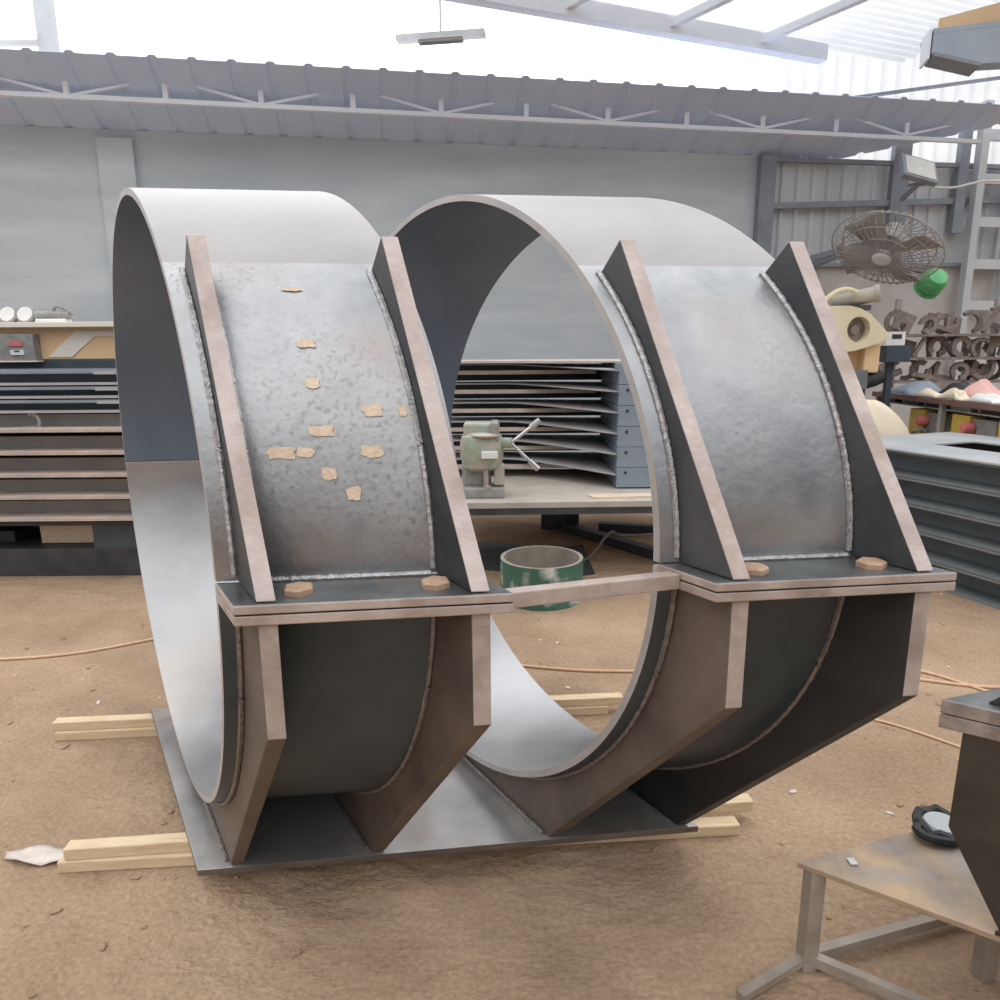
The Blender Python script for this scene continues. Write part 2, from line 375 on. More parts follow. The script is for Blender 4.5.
def ring(x0, patches):
    G = .004
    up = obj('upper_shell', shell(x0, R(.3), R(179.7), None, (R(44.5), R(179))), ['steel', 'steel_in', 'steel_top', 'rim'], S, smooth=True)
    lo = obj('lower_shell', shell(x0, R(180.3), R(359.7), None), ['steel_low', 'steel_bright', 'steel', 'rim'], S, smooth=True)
    # flanges
    for nm, za, zb in (('upper_flange', .002, -.018), ('lower_flange', -.020, -.042)):
        bm = B()
        prism(bm, [(x0 - .002, -FR - .012, za), (x0 + .508, -FR - .012, za), (x0 + .508, -RY + .004, za), (x0 - .002, -RY + .004, za)], (0, 0, zb - za), sk, 1, 0)
        fo = obj(nm, bm, ['flange', 'edge_dark'], S, bevel=.003)
        if nm == 'upper_flange':
            for bx in (.134, .392):
                bm = B(); c = sk((x0 + bx, -1.195 - SK * 0, 0))
                lathe(bm, [(0, .002), (.033, .002), (.033, .013), (.028, .017), (0, .017)], 6, Matrix.Translation(c) @ Matrix.Rotation(R(12), 4, 'Z'))
                obj('bolt_head', bm, 'rustbolt', fo)
            weld([sk((x0 + R1 + .03 + (R2X - R1 - .06) * i / 40, -RY - .006, .006)) for i in range(41)], .007, fo)
    for rx, sd in ((R1, -1), (R2X, 1)):
        xa = x0 + rx - RT / 2
        # upper gusset
        n = 26
        arc = [(xa, -(RY + .002) * cos(TC * i / n), 1.002 * sin(TC * i / n)) for i in range(n + 1)]
        arc[0] = (xa, -(RY + .002), .004)
        pts = arc + [(xa, -.8642, .7608), (xa, -FR, .004)]
        bm = B(); prism(bm, pts, (RT, 0, 0), sk, 1, 0)
        rb = obj('upper_rib', bm, ['rib', 'edge'], S, bevel=.003)
        for xx in (xa - .006, xa + RT + .006):
            weld([on(R(1) + (TC - R(1)) * i / 90, xx, 1.003) for i in range(91)], .0075, rb)
        # lower rib down to the base plate
        a0, a1 = R(-1.5), R(-125)
        n = 50
        arc = [(xa, -(RY + .002) * cos(a0 + (a1 - a0) * i / n), 1.002 * sin(a0 + (a1 - a0) * i / n)) for i in range(n + 1)]
        arc[0] = (xa, -(RY + .002), -.044)
        pts = arc + [(xa, .50, -HB + .002), (xa, -BF, -HB + .002), (xa, -FR, ZK), (xa, -FR, -.044)]
        bm = B(); prism(bm, pts, (RT, 0, 0), sk, 1, 0)
        for f in bm.faces:                      # slanted edge faces down; its shade is painted with the darker rib material
            cz = f.calc_center_median().z
            if f.material_index == 1 and -HB + .05 < cz < ZK - .02 and len(f.verts) == 4 and f.calc_area() > .02: f.material_index = 2
        rb = obj('lower_rib', bm, ['rib_black' if sd > 0 and x0 > .5 else 'rib_rust', 'edge_dark', 'rib_black' if sd > 0 and x0 > .5 else 'rib_rust'], S, bevel=.003)  # last slot carries the slanted edge's painted shade
        for xx in (xa - .006, xa + RT + .006):
            weld([on(R(-3) + R(-100) * i / 110, xx, 1.003) for i in range(111)], .0075, rb, 'weld_dark')
        weld([sk((xa - .006, -BF + .02 + (BF + .3) * i / 50, -HB + .004)) for i in range(51)], .007, rb, 'weld_dark')
    for x, thd, w, h in patches:
        bm = B(); n = 14; c = []
        ctr = bm.verts.new(on(R(thd), x, 1.003))
        for i in range(n):
            a = 2 * pi * i / n; q = random.uniform(.75, 1.12)
            ca, sa = cos(a), sin(a); ss = 1 / max(abs(ca), abs(sa)) * .85
            c.append(bm.verts.new(on(R(thd) + h * sa * ss * q, x + w * ca * ss * q, 1.003)))
        for i in range(n): bm.faces.new([ctr, c[i], c[(i + 1) % n]])
        obj('tape_patch', bm, 'patch', up)
ring(0, [(.249, 39.9, .026, .008), (.244, 31, .024, .014), (.237, 25.3, .018, .016), (.345, 21.6, .025, .016), (.404, 21.4, .010, .015),
         (.235, 19, .034, .014), (.329, 16.2, .026, .016), (.151, 16.3, .034, .016), (.200, 16.3, .022, .015), (.239, 13.5, .020, .017), (.281, 11, .017, .018)])
ring(D, [])
bm = B()
pts = [(W - .01, -1.255, -.004), (D - .003, -1.170, -.004), (D - .003, -1.135, -.004), (W - .01, -1.22, -.004)]
prism(bm, pts, (0, 0, -.036), sk, 0, 0); obj('connecting_bar', bm, 'edge_dark', S, bevel=.003)

# timber battens under the base plate
def batten(a, b, z0, h, w, label, grp='timber battens under the base plate'):
    a = Vector(a); b = Vector(b); mid = (a + b) / 2; L_ = (b - a).length
    bm = B(); box(bm, (0, 0, h / 2), (L_, w, h)); o = obj('timber_batten', bm, 'timber', None, bevel=.004)
    o.location = (mid.x, mid.y, z0); o.rotation_euler = (0, 0, math.atan2(b.y - a.y, b.x - a.x))
    return tag(o, label, 'timber', grp)
batten((-1.46, 2.00), (.83, 2.16), 0, .041, .055, 'pale timber batten lying on the soil, lower of the front pair')
batten((-1.44, 2.005), (.90, 2.23), .0415, .041, .05, 'pale timber batten on top of the front pair, carrying the base plate')
batten((-1.97, 2.80), (.50, 3.00), 0, .041, .055, 'pale timber batten lying on the soil, lower of the rear pair')
batten((-1.985, 2.81), (.57, 3.01), .0415, .041, .05, 'pale timber batten on top of the rear pair, behind the saddle')

# scrap of plastic sheet at the front left
bm = B(); n = 9; vs = []
for i in range(n):
    for j in range(5):
        u = i / (n - 1); v = j / 4
        vs.append(bm.verts.new((-.19 + .38 * u, (v - .5) * .12 * (.35 + sin(pi * u) * .8), .006 + .022 * abs(sin(5 * u + 3 * v)) * random.uniform(.5, 1))))
for i in range(n - 1):
    for j in range(4): bm.faces.new([vs[i * 5 + j], vs[i * 5 + j + 1], vs[i * 5 + j + 6], vs[i * 5 + j + 5]])
o = obj('plastic_scrap', bm, 'paper', None, smooth=True, loc=(-1.56, 2.045, 0)); o.scale = (.62, .62, .8); o.rotation_euler = (0, 0, -.05)
o.modifiers.new('s', 'SOLIDIFY').thickness = .002
tag(o, 'crumpled pale plastic scrap on the soil by the front timber end', 'scrap')

def cable(pts, r, m, label, name='power_cable', cat='cable'):
    bm = B(); tube(bm, smoothpath([(p[0], p[1], (p[2] if len(p) > 2 else 0) + r) for p in pts], 10), r, 8)
    return tag(obj(name, bm, m, None, smooth=True), label, cat)
cable([(-3.6, 3.75), (-3.15, 3.62), (-2.75, 3.62), (-2.40, 3.70), (-2.07, 3.89), (-1.6, 4.2)], .008, 'orangecable', 'thin orange cable curving over the soil left of the saddle')
cable([(-2.6, 2.05), (-2.2, 2.12), (-1.85, 2.08), (-1.76, 2.08)], .006, 'machgrey', 'dull grey cord leading to the plastic scrap')
cable([(.05, 3.50), (.45, 3.42), (1.0, 3.40), (1.5, 3.36), (2.0, 3.33), (2.5, 3.20), (3.0, 3.35)], .008, 'orangecable', 'orange cable running behind the saddle to the right edge')
cable([(2.02, 3.46), (2.22, 3.38), (2.36, 3.22), (2.50, 3.02), (2.75, 2.85)], .008, 'orangecable', 'short orange cable loop crossing another cable at right')
cable([(1.42, 3.02), (1.73, 2.887), (1.954, 2.67), (2.15, 2.46)], .006, 'orangecable', 'thin tan cable slanting over the soil towards the small table')
cable([(.60, 5.25), (.78, 5.62), (.97, 5.93, .10), (1.13, 6.2), (1.45, 6.25)], .012, 'machgrey', 'grey hose on the soil beside the green pipe ring', 'hose', 'hose')

# loose grit: uncountable crumbs of soil and slag, one object
bm = B(); rg = random.Random(11)
for _ in range(420):
    x = rg.uniform(-3.2, 3.4); y = rg.uniform(1.45, 5.0); r_ = rg.choice((.004, .005, .006, .008, .011)); m4 = Matrix.Translation((x, y, r_ * .3)) @ Matrix.Rotation(rg.uniform(0, 6), 4, 'Z') @ Matrix.Diagonal((r_ * rg.uniform(1, 2.2), r_, r_ * .6, 1))
    q4 = bmesh.ops.create_icosphere(bm, subdivisions=1, radius=1, matrix=m4)
    if rg.random() < .18:
        for v in q4['verts']:
            for f in v.link_faces: f.material_index = 1
o = obj('soil_crumbs', bm, ['soil', 'paper'], None); tag(o, 'loose crumbs of soil and slag scattered over the floor', 'grit', kind='stuff')

# green pipe ring
bm = B(); lathe(bm, [(.27, 0), (.285, 0), (.285, .29), (.26, .29), (.26, 0)], 48, closed=True)
for f in bm.faces:
    c = f.calc_center_median()
    if (c.x ** 2 + c.y ** 2) ** .5 < .267 or c.z > .289: f.material_index = 1
o = obj('pipe_ring', bm, ['greenpaint', 'drumin'], None, smooth=True, loc=(.285, 4.60, 0)); tag(o, 'short green painted pipe ring with chipped paint on the soil', 'pipe')

# ------------------------------------------------------------------ long welding table and the rack on it
T = thing('welding_table', 'long low plate-topped welding table carrying the drill and steel trays', 'table', (0, 0, 0))
bm = B(); prism(bm, [(-.62, 4.93, .6), (1.75, 4.99, .6), (1.75, 7.0, .6), (-.62, 7.0, .6)], (0, 0, -.045)); obj('table_top', bm, 'benchtop', T, bevel=.003)
bm = B(); bar(bm, (-.60, 4.96, .53), (1.73, 5.02, .53), .05, .05); obj('front_rail', bm, 'darksteel', T)
for x, y, w in ((-.52, 5.05, .1), (1.62, 5.1, .1), (.58, 6.55, .36), (-.52, 6.8, .1)):
    bm = B(); box(bm, (x, y, .28), (w, .10, .555)); obj('leg', bm, 'darksteel', T)
bm = B(); bar(bm, (.62, 6.45, .04), (1.62, 5.0, .04), .09, .08); obj('floor_rail', bm, 'darksteel', T)
bm = B(); bar(bm, (.95, 6.45, .04), (1.75, 6.2, .04), .09, .08); obj('floor_rail', bm, 'darksteel', T)

bm = B(); rr = random.Random(5); V = []  # low dark mound over the soil under the table
for i in range(17):
    row = []
    for j in range(11):
        u = i / 16; v = j / 10; e_ = max(0, sin(pi * u)) ** .5 * max(0, sin(pi * v)) ** .5
        row.append(bm.verts.new((-.52 + 1.25 * u, 5.12 + .85 * v + .1 * sin(6 * u), .002 + e_ * (.035 + rr.uniform(0, .02)))))
    V.append(row)
for i in range(16):
    for j in range(10): bm.faces.new([V[i][j], V[i + 1][j], V[i + 1][j + 1], V[i][j + 1]])
o = obj('dark_mound', bm, 'darksteel', None, smooth=True); tag(o, 'low dark mound on the soil under the welding table', 'swarf', kind='stuff')

# stacked trays (open frames)
def tray(x0, x1, y, z, lip, grp, label, web='traydark', lipm='traylip', endw=.36, h=.175):
    t = thing('steel_tray', label, 'tray', (0, 0, z), 0, grp)
    bm = B(); box(bm, ((x0 + x1) / 2, y + .55, .085), (x1 - x0, .02, h - .02)); obj('back_plate', bm, web, t)
    bm = B(); box(bm, ((x0 + x1) / 2, y + .5, .03), (x1 - x0, .10, .055)); obj('back_lip', bm, lipm, t)
    return t
ZS = [.61 + .163 * i for i in range(6)]
words = ['bottom', 'second', 'third', 'fourth', 'fifth', 'topmost']
for i, z in enumerate(ZS):
    t = thing('steel_tray', f'dark steel tray with bent plate, {words[i]} level of the stack on the welding table', 'tray', (0, 0, z), 0, 'steel trays stacked on the welding table')
    bm = B(); box(bm, (.30, 6.45, .075), (1.80, .02, .145)); obj('back_plate', bm, 'traydark', t)
    bm = B(); box(bm, (.02, 6.05, .085), (1.62, .05, .034)); obj('front_lip', bm, 'traylip', t, bevel=.003)
    # bent plate that dips towards the camera at its right-hand end
    bm = B(); n = 14; a = []; b = []
    for j in range(n + 1):
        u = j / n; x = -.55 + 1.47 * u; s_ = max(0, (u - .45) / .55)
        y = 6.02 - .62 * s_ ** 1.3; zz = .147 - .045 * s_
        a.append((bm.verts.new((x, y, zz)), bm.verts.new((x, 6.44, .150 - .01 * s_))))
    for p, q in zip(a, a[1:]): bm.faces.new([p[0], q[0], q[1], p[1]])
    o = obj('bent_plate', bm, 'trayweb', t, smooth=True); o.modifiers.new('s', 'SOLIDIFY').thickness = .008
    bm = B(); box(bm, (1.14, 5.93, .081), (.42, .98, .160)); e = obj('end_box', bm, 'panel', t, bevel=.004)
    bm = B(); lathe(bm, [(0, 0), (.012, 0), (.012, .006), (0, .006)], 10, Matrix.Translation((1.0, 5.44, .12)) @ Matrix.Rotation(R(90), 4, 'X')); obj('bolt', bm, 'black', e)
bm = B(); n = 14; a = []
for j in range(n + 1):
    u = j / n; x = -.62 + 2.0 * u
    a.append((bm.verts.new((x, 5.9 - .30 * u, 1.612 - .014 * u)), bm.verts.new((x, 6.5, 1.615))))
for p, q in zip(a, a[1:]): bm.faces.new([p[0], q[0], q[1], p[1]])
o = obj('cover_sheet', bm, 'traylip', None); o.modifiers.new('s', 'SOLIDIFY').thickness = .012
tag(o, 'tan sheet lying over the top of the tray stack behind the rings', 'sheet')
bm = B(); prism(bm, [(.70, 5.05, .6005), (1.5, 5.12, .6005), (1.5, 5.22, .6005), (.66, 5.18, .6005)], (0, 0, .012))
tag(obj('wood_strip', bm, 'patch', None), 'thin tan strip lying on the welding table top', 'strip')

# left stack of long channel trays
LZ = [.43, .595, .76, .925, 1.09]
for i, z in enumerate(LZ):
    t = thing('channel_tray', f'long grey channel tray with rusty lip, {words[i] if i < 4 else "topmost grey"} one of the left stack', 'tray', (0, 0, z), 0, 'grey channel trays of the left stack')
    bm = B(); box(bm, (-3.75, 5.22, .1125), (3.1, .02, .085)); obj('web', bm, 'trayweb', t)
    bm = B(); box(bm, (-3.75, 5.11, .055), (3.1, .22, .03)); obj('rusty_lip', bm, 'traylip', t, bevel=.003)
    bm = B(); box(bm, (-3.75, 5.75, .078), (3.1, .9, .150)); obj('tray_body', bm, 'traydark', t)
for i, (z, h) in enumerate(((1.26, .10), (1.365, .09), (1.46, .11))):
    t = thing('channel_tray', f'blue-grey channel tray, {("lowest", "middle", "topmost")[i]} of three on the left stack', 'tray', (0, 0, z), 0, 'blue-grey channel trays of the left stack')
    bm = B(); box(bm, (-3.75, 5.62, h / 2), (3.1, .9, h)); obj('tray_body', bm, 'traydark', t)
    bm = B(); box(bm, (-3.75, 5.12, h - .012), (3.1, .10, .022)); obj('top_lip', bm, 'panel', t)
    bm = B(); box(bm, (-3.75, 5.12, .014), (3.1, .10, .018)); obj('bottom_lip', bm, 'frametop', t)
    bm = B(); box(bm, (-2.84, 5.115, h - .02), (.16, .1, .02)); obj('end_clip', bm, 'frametop', t)
T = thing('stack_stand', 'dark low stand carrying the left stack of channel trays', 'stand', (0, 0, 0))
bm = B(); box(bm, (-3.75, 5.62, .11), (3.2, .95, .22)); obj('dark_base', bm, 'darksteel', T, bevel=.005)  # dark box filling the low dark band under the stack
bm = B(); box(bm, (-2.75, 5.55, .31), (.75, .8, .18)); obj('end_block', bm, 'traydark', T)
bm = B(); box(bm, (-4.95, 5.55, .31), (.30, .8, .18)); obj('end_block', bm, 'traydark', T)
bm = B(); box(bm, (-3.75, 5.6, .415), (3.1, .9, .028)); obj('deck', bm, 'darksteel', T)
bm = B(); box(bm, (0, 0, .085), (.42, .3, .165))
o = obj('storage_box', bm, 'patch', None, loc=(-3.42, 5.45, .221), bevel=.005); tag(o, 'small tan box in the gap under the left stack', 'box')
bm = B(); box(bm, (0, 0, .05), (.30, .2, .10))
o = obj('steel_block', bm, 'black', None, loc=(-4.0, 5.42, .221), bevel=.01); tag(o, 'small black block in the gap under the left stack, left of the tan box', 'block')
# clamp on the left stack
T = thing('toggle_clamp', 'small grey clamp standing on a tray of the left stack', 'clamp', (-3.42, 5.10, 1.17)); T.scale = (.6, .6, .7)
bm = B(); box(bm, (0, 0, -.008), (.22, .06, .012)); obj('foot', bm, 'machgrey', T)
bm = B(); tube(bm, smoothpath([(.06, 0, .0), (.07, 0, .06), (.03, 0, .115), (-.05, 0, .13)], 6), .022, 8); obj('hook', bm, 'machgrey', T, smooth=True)

# orange machine behind the left stack
T = thing('shearing_machine', 'orange shearing machine with cream stripes behind the left stack', 'machine', (0, 0, 0))
MY = 6.6
T.location.z = -.055
bm = B(); box(bm, (-4.1, MY + .5, .8775), (2.8, 1.0, 1.645)); obj('body', bm, 'traydark', T, bevel=.01)
bm = B(); box(bm, (-4.1, MY + .5, 1.845), (2.8, 1.0, .29)); bd = obj('upper_beam', bm, 'orange', T, bevel=.008)
bm = B(); box(bm, (-4.1, MY + .45, 2.01), (2.86, 1.14, .045)); obj('top_plate', bm, 'cream2', T, bevel=.004)
bm = B(); prism(bm, [(-4.20, MY - .003, 1.72), (-3.98, MY - .003, 1.72), (-3.74, MY - .003, 1.91), (-2.72, MY - .003, 1.91), (-2.72, MY - .003, 1.955), (-3.92, MY - .003, 1.955)], (0, -.006, 0))
obj('cream_stripe', bm, 'cream2', T)
cb = obj('control_box', box(B(), (-4.65, MY - .05, 1.81), (.78, .10, .24)), 'machgrey', T, bevel=.006)
obj('red_button', box(B(), (-4.42, MY - .105, 1.845), (.12, .012, .045)), 'red', cb)
b2 = obj('white_plate', box(B(), (-4.415, MY - .105, 1.765), (.12, .012, .045)), 'white', cb)
obj('black_mark', box(B(), (-4.415, MY - .113, 1.778), (.05, .006, .010)), 'black', b2)
obj('dark_plate', box(B(), (-4.70, MY - .105, 1.81), (.09, .012, .10)), 'fangrey', cb)
obj('box_rim', box(B(), (-4.65, MY - .05, 1.685), (.80, .115, .012)), 'cream2', cb)
for x in (-4.58, -4.415):
    g_ = thing('pressure_gauge', 'round white-faced gauge on the orange machine, ' + ('left of the two' if x < -4.5 else 'right of the two'), 'gauge', (x, MY + .1, 1.979), 0, 'gauges on the orange machine')
    mt = Matrix.Translation((0, 0, .075)) @ Matrix.Rotation(R(70), 4, 'X')
    obj('case', lathe(B(), [(0, -.03), (.085, -.03), (.09, .02), (.078, .03), (0, .022)], 24, mt), 'machgrey', g_, smooth=True)
    obj('dial', lathe(B(), [(0, .026), (.07, .026), (.07, .032), (0, .032)], 24, mt), 'white', g_)
T = thing('pipe_fitting', 'grey valve fitting on top of the orange machine beside the gauges', 'fitting', (-4.17, MY + .1, 1.979))
obj('flange_foot', box(B(), (0, 0, .02), (.28, .12, .035)), 'white', T, bevel=.01)
obj('valve_body', tube(B(), [(-.16, 0, .07), (.16, 0, .07)], .04, 12), 'machgrey', T, smooth=True)
obj('handle', tube(B(), smoothpath([(0, 0, .09), (.05, 0, .15), (.20, 0, .08)], 6), .014, 8), 'machgrey', T, smooth=True)

# bench drill on the welding table
T = thing('bench_drill', 'old green-grey bench drill with two spoke handles on the welding table', 'drill', (-.105, 5.22, .6), R(0))
obj('base', box(B(), (-.02, 0, .04), (.32, .26, .08)), 'machgrey', T, bevel=.012)
obj('column', box(B(), (-.07, .03, .16), (.22, .12, .17)), 'machgrey', T, bevel=.02)
obj('quill', tube(B(), [(0.0, -.10, .06), (0.0, -.10, .24)], .02, 12), 'chrome', T, smooth=True)
obj('foot_bolt', tube(B(), [(.02, -.12, .08), (.02, -.12, .10)], .022, 6), 'chrome', T)
obj('side_lug', box(B(), (.10, -.03, .17), (.08, .10, .16)), 'benchtop', T, bevel=.01)
hd = obj('head', lathe(B(), [(0, .20), (.10, .20), (.150, .23), (.155, .27), (.165, .30), (.165, .40), (.150, .46), (.10, .49), (0, .50)], 28, Matrix.Translation((-.03, 0, 0))), 'machgreen', T, smooth=True)
obj('nameplate', box(B(), (.03, -.165, .335), (.12, .03, .055), .1), 'white', hd, bevel=.006)
obj('motor_housing', box(B(), (-.03, .03, .50), (.27, .20, .12)), 'machgreen', T, bevel=.02)
obj('belt_cover', box(B(), (.07, .0, .50), (.06, .24, .14)), 'machgrey', T, bevel=.012)
obj('cap_plate', lathe(B(), [(0, .482), (.11, .478), (.11, .49), (0, .50)], 20, Matrix.Translation((0, -.08, -.01))), 'traylip', T, smooth=True)
obj('handle_hub', tube(B(), [(.10, -.02, .41), (.20, -.06, .41)], .04, 12), 'machgreen', T, smooth=True)
for a, ln in ((R(38), .26), (R(-44), .27)):
    p0 = Vector((.19, -.06, .41)); p1 = p0 + Vector((cos(a), 0, sin(a))) * ln
    h_ = obj('spoke_handle', tube(B(), [p0, p1], .013, 10), 'chrome', T, smooth=True)
    obj('grip', tube(B(), [p0 + (p1 - p0) * .72, p1 + (p1 - p0) * .06], .024, 10), 'chrome' if a < 0 else 'frametop', h_, smooth=True)

# ------------------------------------------------------------------ right-hand stack of grey frames
RD = Vector((-.34, .94, 0)).normalized(); RN = Vector((.94, .34, 0)).normalized(); P0 = Vector((3.264, 4.278, 0))
ang = math.atan2(RD.y, RD.x)
LA, LB = -1.0, 1.55; DP = 1.4
rw = ['bottom', 'second', 'third', 'fourth']
def rl(s, d, z): return P0 + RD * s + RN * d + Vector((0, 0, z))
def channel(a, b, inward, z0, h, fl):
    """C channel from a to b, web set in, lips facing out"""
    bm = B(); o_ = inward
    prism(bm, [a + o_ * fl, b + o_ * fl, b + o_ * (fl + .02), a + o_ * (fl + .02)], (0, 0, h))
    prism(bm, [a, b, b + o_ * (fl + .02), a + o_ * (fl + .02)], (0, 0, .018))
    t_ = Vector((0, 0, h - .018))
    prism(bm, [a + t_, b + t_, b + o_ * (fl + .02) + t_, a + o_ * (fl + .02) + t_], (0, 0, .018))
    return bm
PT = .188
for i in range(5):
    z = i * PT; h = PT - .004
    lab = f'grey primed channel-steel pallet, {rw[i]} from the soil in the right stack' if i < 4 else 'light grey plate-topped pallet on top of the right stack'
    t = thing('steel_pallet', lab, 'pallet', (0, 0, z), 0, 'grey channel-steel pallets of the right stack')
    obj('side_channel', channel(rl(LA, 0, 0), rl(LB, 0, 0), RN, 0, h, .20), 'frame', t)
    obj('side_channel', channel(rl(LA, DP, 0), rl(LB, DP, 0), -RN, 0, h, .20), 'frame', t)
    obj('end_channel', channel(rl(LB, .24, 0), rl(LB, DP - .24, 0), -RD, 0, h, .10), 'frame', t)
    obj('end_channel', channel(rl(LA, .24, 0), rl(LA, DP - .24, 0), RD, 0, h, .10), 'frame', t)
    if i == 4:
        for (s0, s1, d0, d1) in ((LA - .02, LB + .02, -.02, .50), (LA - .02, LB + .02, .95, DP + .02), (1.0, LB + .02, .50, .95), (LA - .02, -.4, .50, .95)):
            bm = B(); prism(bm, [rl(s0, d0, h), rl(s1, d0, h), rl(s1, d1, h), rl(s0, d1, h)], (0, 0, .012)); obj('top_plate', bm, 'frametop', t)

# ------------------------------------------------------------------ small table at the front right with a bracket
TA = Vector((.782, 1.602, 0)); AB = Vector((.954, .30, 0)).normalized(); AC = Vector((.83, -.556, 0)).normalized(); TZ = .33
def tt(a, c, z): return TA + AB * a + AC * c + Vector((0, 0, z))
T = thing('work_table', 'low rusty steel table with pipe legs at the front right', 'table', (0, 0, 0))
bm = B(); prism(bm, [tt(0, 0, TZ), tt(0, .95, TZ), tt(.80, .95, TZ), tt(.80, 0, TZ)], (0, 0, -.016)); obj('table_top', bm, 'tabletop', T, bevel=.002)
zl = TZ - .017
for a, c in ((.035, .02), (.33, .24), (.74, .05), (.74, .88)):
    p = tt(a, c, 0)
    bm = B(); box(bm, (p.x, p.y, zl / 2), (.042, .042, zl), R(10)); obj('leg', bm, 'tableleg', T, bevel=.003)
p0 = tt(.035, .02, .035)
bm = B(); bar(bm, p0, tt(.74, .05, .035), .025, .03); obj('rail', bm, 'tableleg', T)
bm = B(); bar(bm, p0, tt(.05, .88, .035), .025, .03); obj('rail', bm, 'tableleg', T)
bm = B(); bar(bm, p0, p0 + Vector((-.22, -.11, -.012)), .025, .02); obj('rail', bm, 'tableleg', T)
# bracket standing on the table: same kind of saddle, smaller, cut by the frame
T = thing('saddle_bracket', 'dark welded steel bracket with flange standing on the low table', 'steel bracket', (0, 0, 0))
def tb(c, a, z): return TA + AC * c + AB * a + Vector((0, 0, z))
bm = B(); prism(bm, [tb(.43, 0, TZ), tb(.93, 0, TZ), tb(.93, .5, TZ), tb(.43, .5, TZ)], (0, 0, .012)); obj('base_plate', bm, 'darkbr', T)
for a in (.006, .40):
    bm = B(); prism(bm, [tb(.312, a, .811), tb(.310, a, .565), tb(.432, a, TZ + .013), tb(.90, a, TZ + .013), tb(.90, a, .811)], AB * .02, side_mi=0); obj('lower_rib', bm, ['darkbr', 'edge'], T, bevel=.002)
bm = B(); prism(bm, [tb(.60, .03, TZ + .013), tb(.86, .03, TZ + .013), tb(.86, .03, .81), tb(.60, .03, .81)], AB * .36); obj('web', bm, 'darkbr', T)
for za, zb in ((.848, .882), (.812, .847)):
    bm = B(); prism(bm, [tb(.275, -.012, za), tb(.95, -.012, za), tb(.95, .45, za), tb(.275, .45, za)], (0, 0, zb - za), side_mi=1); obj('flange', bm, ['flange', 'rust'], T, bevel=.003)
for a in (.03, .40):
    bm = B(); prism(bm, [tb(.335, a, .883), tb(.90, a, .883), tb(.90, a, 1.25), tb(.70, a, 1.25)], AB * .02, side_mi=1); obj('upper_rib', bm, ['darkbr', 'rib'], T, bevel=.002)
# small clip
T = thing('earth_clamp', 'small black and silver clamp lying on the low table by the bracket', 'clamp', tt(.455, .03, TZ))
obj('puck', lathe(B(), [(0, 0), (.05, 0), (.052, .02), (.045, .028), (0, .028)], 24), 'frametop', T, smooth=True)
bm = B(); tube(bm, [(.062 * cos(2 * pi * i / 20), .062 * sin(2 * pi * i / 20), .02 + .008 * sin(i * 2)) for i in range(19)], .013, 8); obj('coiled_lead', bm, 'black', T, smooth=True)
bm = B(); tube(bm, smoothpath([(-.055, 0, .02), (-.085, -.02, .022), (-.07, -.055, .02), (-.01, -.07, .018)], 5), .012, 8); obj('jaw', bm, 'black', T, smooth=True)
bm = B(); box(bm, (0, 0, 0), (.02, .025, .004)); o = obj('metal_chip', bm, 'chrome', None, loc=tt(.10, .06, TZ + .003)); tag(o, 'tiny shiny metal chip near the low table corner', 'chip')

# ------------------------------------------------------------------ far right corner: press, fan, shelves
T = thing('power_press', 'orange power press with cream flywheel guard by the right wall', 'machine', (3.57, 7.3, 0))
obj('frame', box(B(), (-.05, .3, .65), (.62, .6, 1.3)), 'darksteel', T, bevel=.02)
obj('orange_body', box(B(), (-.02, .28, 1.60), (.50, .5, .28)), 'orange', T, bevel=.02)
obj('side_post', box(B(), (.235, .05, 1.60), (.16, .3, .30)), 'orange', T, bevel=.015)
obj('ram_box', box(B(), (.02, .02, 1.38), (.36, .3, .20)), 'frame', T, bevel=.01)
obj('motor_block', lathe(B(), [(0, -.12), (.07, -.11), (.08, 0), (.07, .10), (0, .11)], 16, Matrix.Translation((.30, -.02, 1.38)) @ Matrix.Rotation(R(70), 4, 'Y')), 'black', T, smooth=True)
pts = [(-.30, 2.11), (-.085, 2.11), (.02, 2.085), (.125, 2.03), (.215, 1.945), (.325, 1.835), (.285, 1.765), (.146, 1.715), (-.01, 1.67), (-.30, 1.65)]
hole = [(.02 + .115 * cos(2 * pi * i / 24), 1.88 + .125 * sin(2 * pi * i / 24)) for i in range(24)]
bm = B()
def ringface(y, flip):
    A = [bm.verts.new((px, y, pz)) for px, pz in pts]; H = [bm.verts.new((px, y, pz)) for px, pz in hole]
    return A, H
def bridge(A, H, quads):
    # nearest-vertex fan between outline and hole
    n, m_ = len(A), len(H); c = Vector((.02, 0, 1.88))
    angs = lambda v: math.atan2(v.co.z - 1.88, v.co.x - .02) % (2 * pi)
    a_s = sorted(A, key=angs); h_s = sorted(H, key=angs)
    i = j = 0
    while i < n or j < m_:
        va, vh = a_s[i % n], h_s[j % m_]
        na = angs(a_s[(i + 1) % n]) + (2 * pi if i + 1 >= n else 0); nh = angs(h_s[(j + 1) % m_]) + (2 * pi if j + 1 >= m_ else 0)
        if i < n and (na <= nh or j >= m_): bm.faces.new([va, a_s[(i + 1) % n], vh]); i += 1
        else: bm.faces.new([va, h_s[(j + 1) % m_], vh]); j += 1
A1, H1 = ringface(-.20, 0); A2, H2 = ringface(.02, 1)
bridge(A1, H1, 0); bridge(A2, H2, 0)
for X, Y_ in ((A1, A2), (H1, H2)):
    for i in range(len(X)): bm.faces.new([X[i], X[(i + 1) % len(X)], Y_[(i + 1) % len(X)], Y_[i]])
obj('flywheel_guard', bm, 'cream', T)
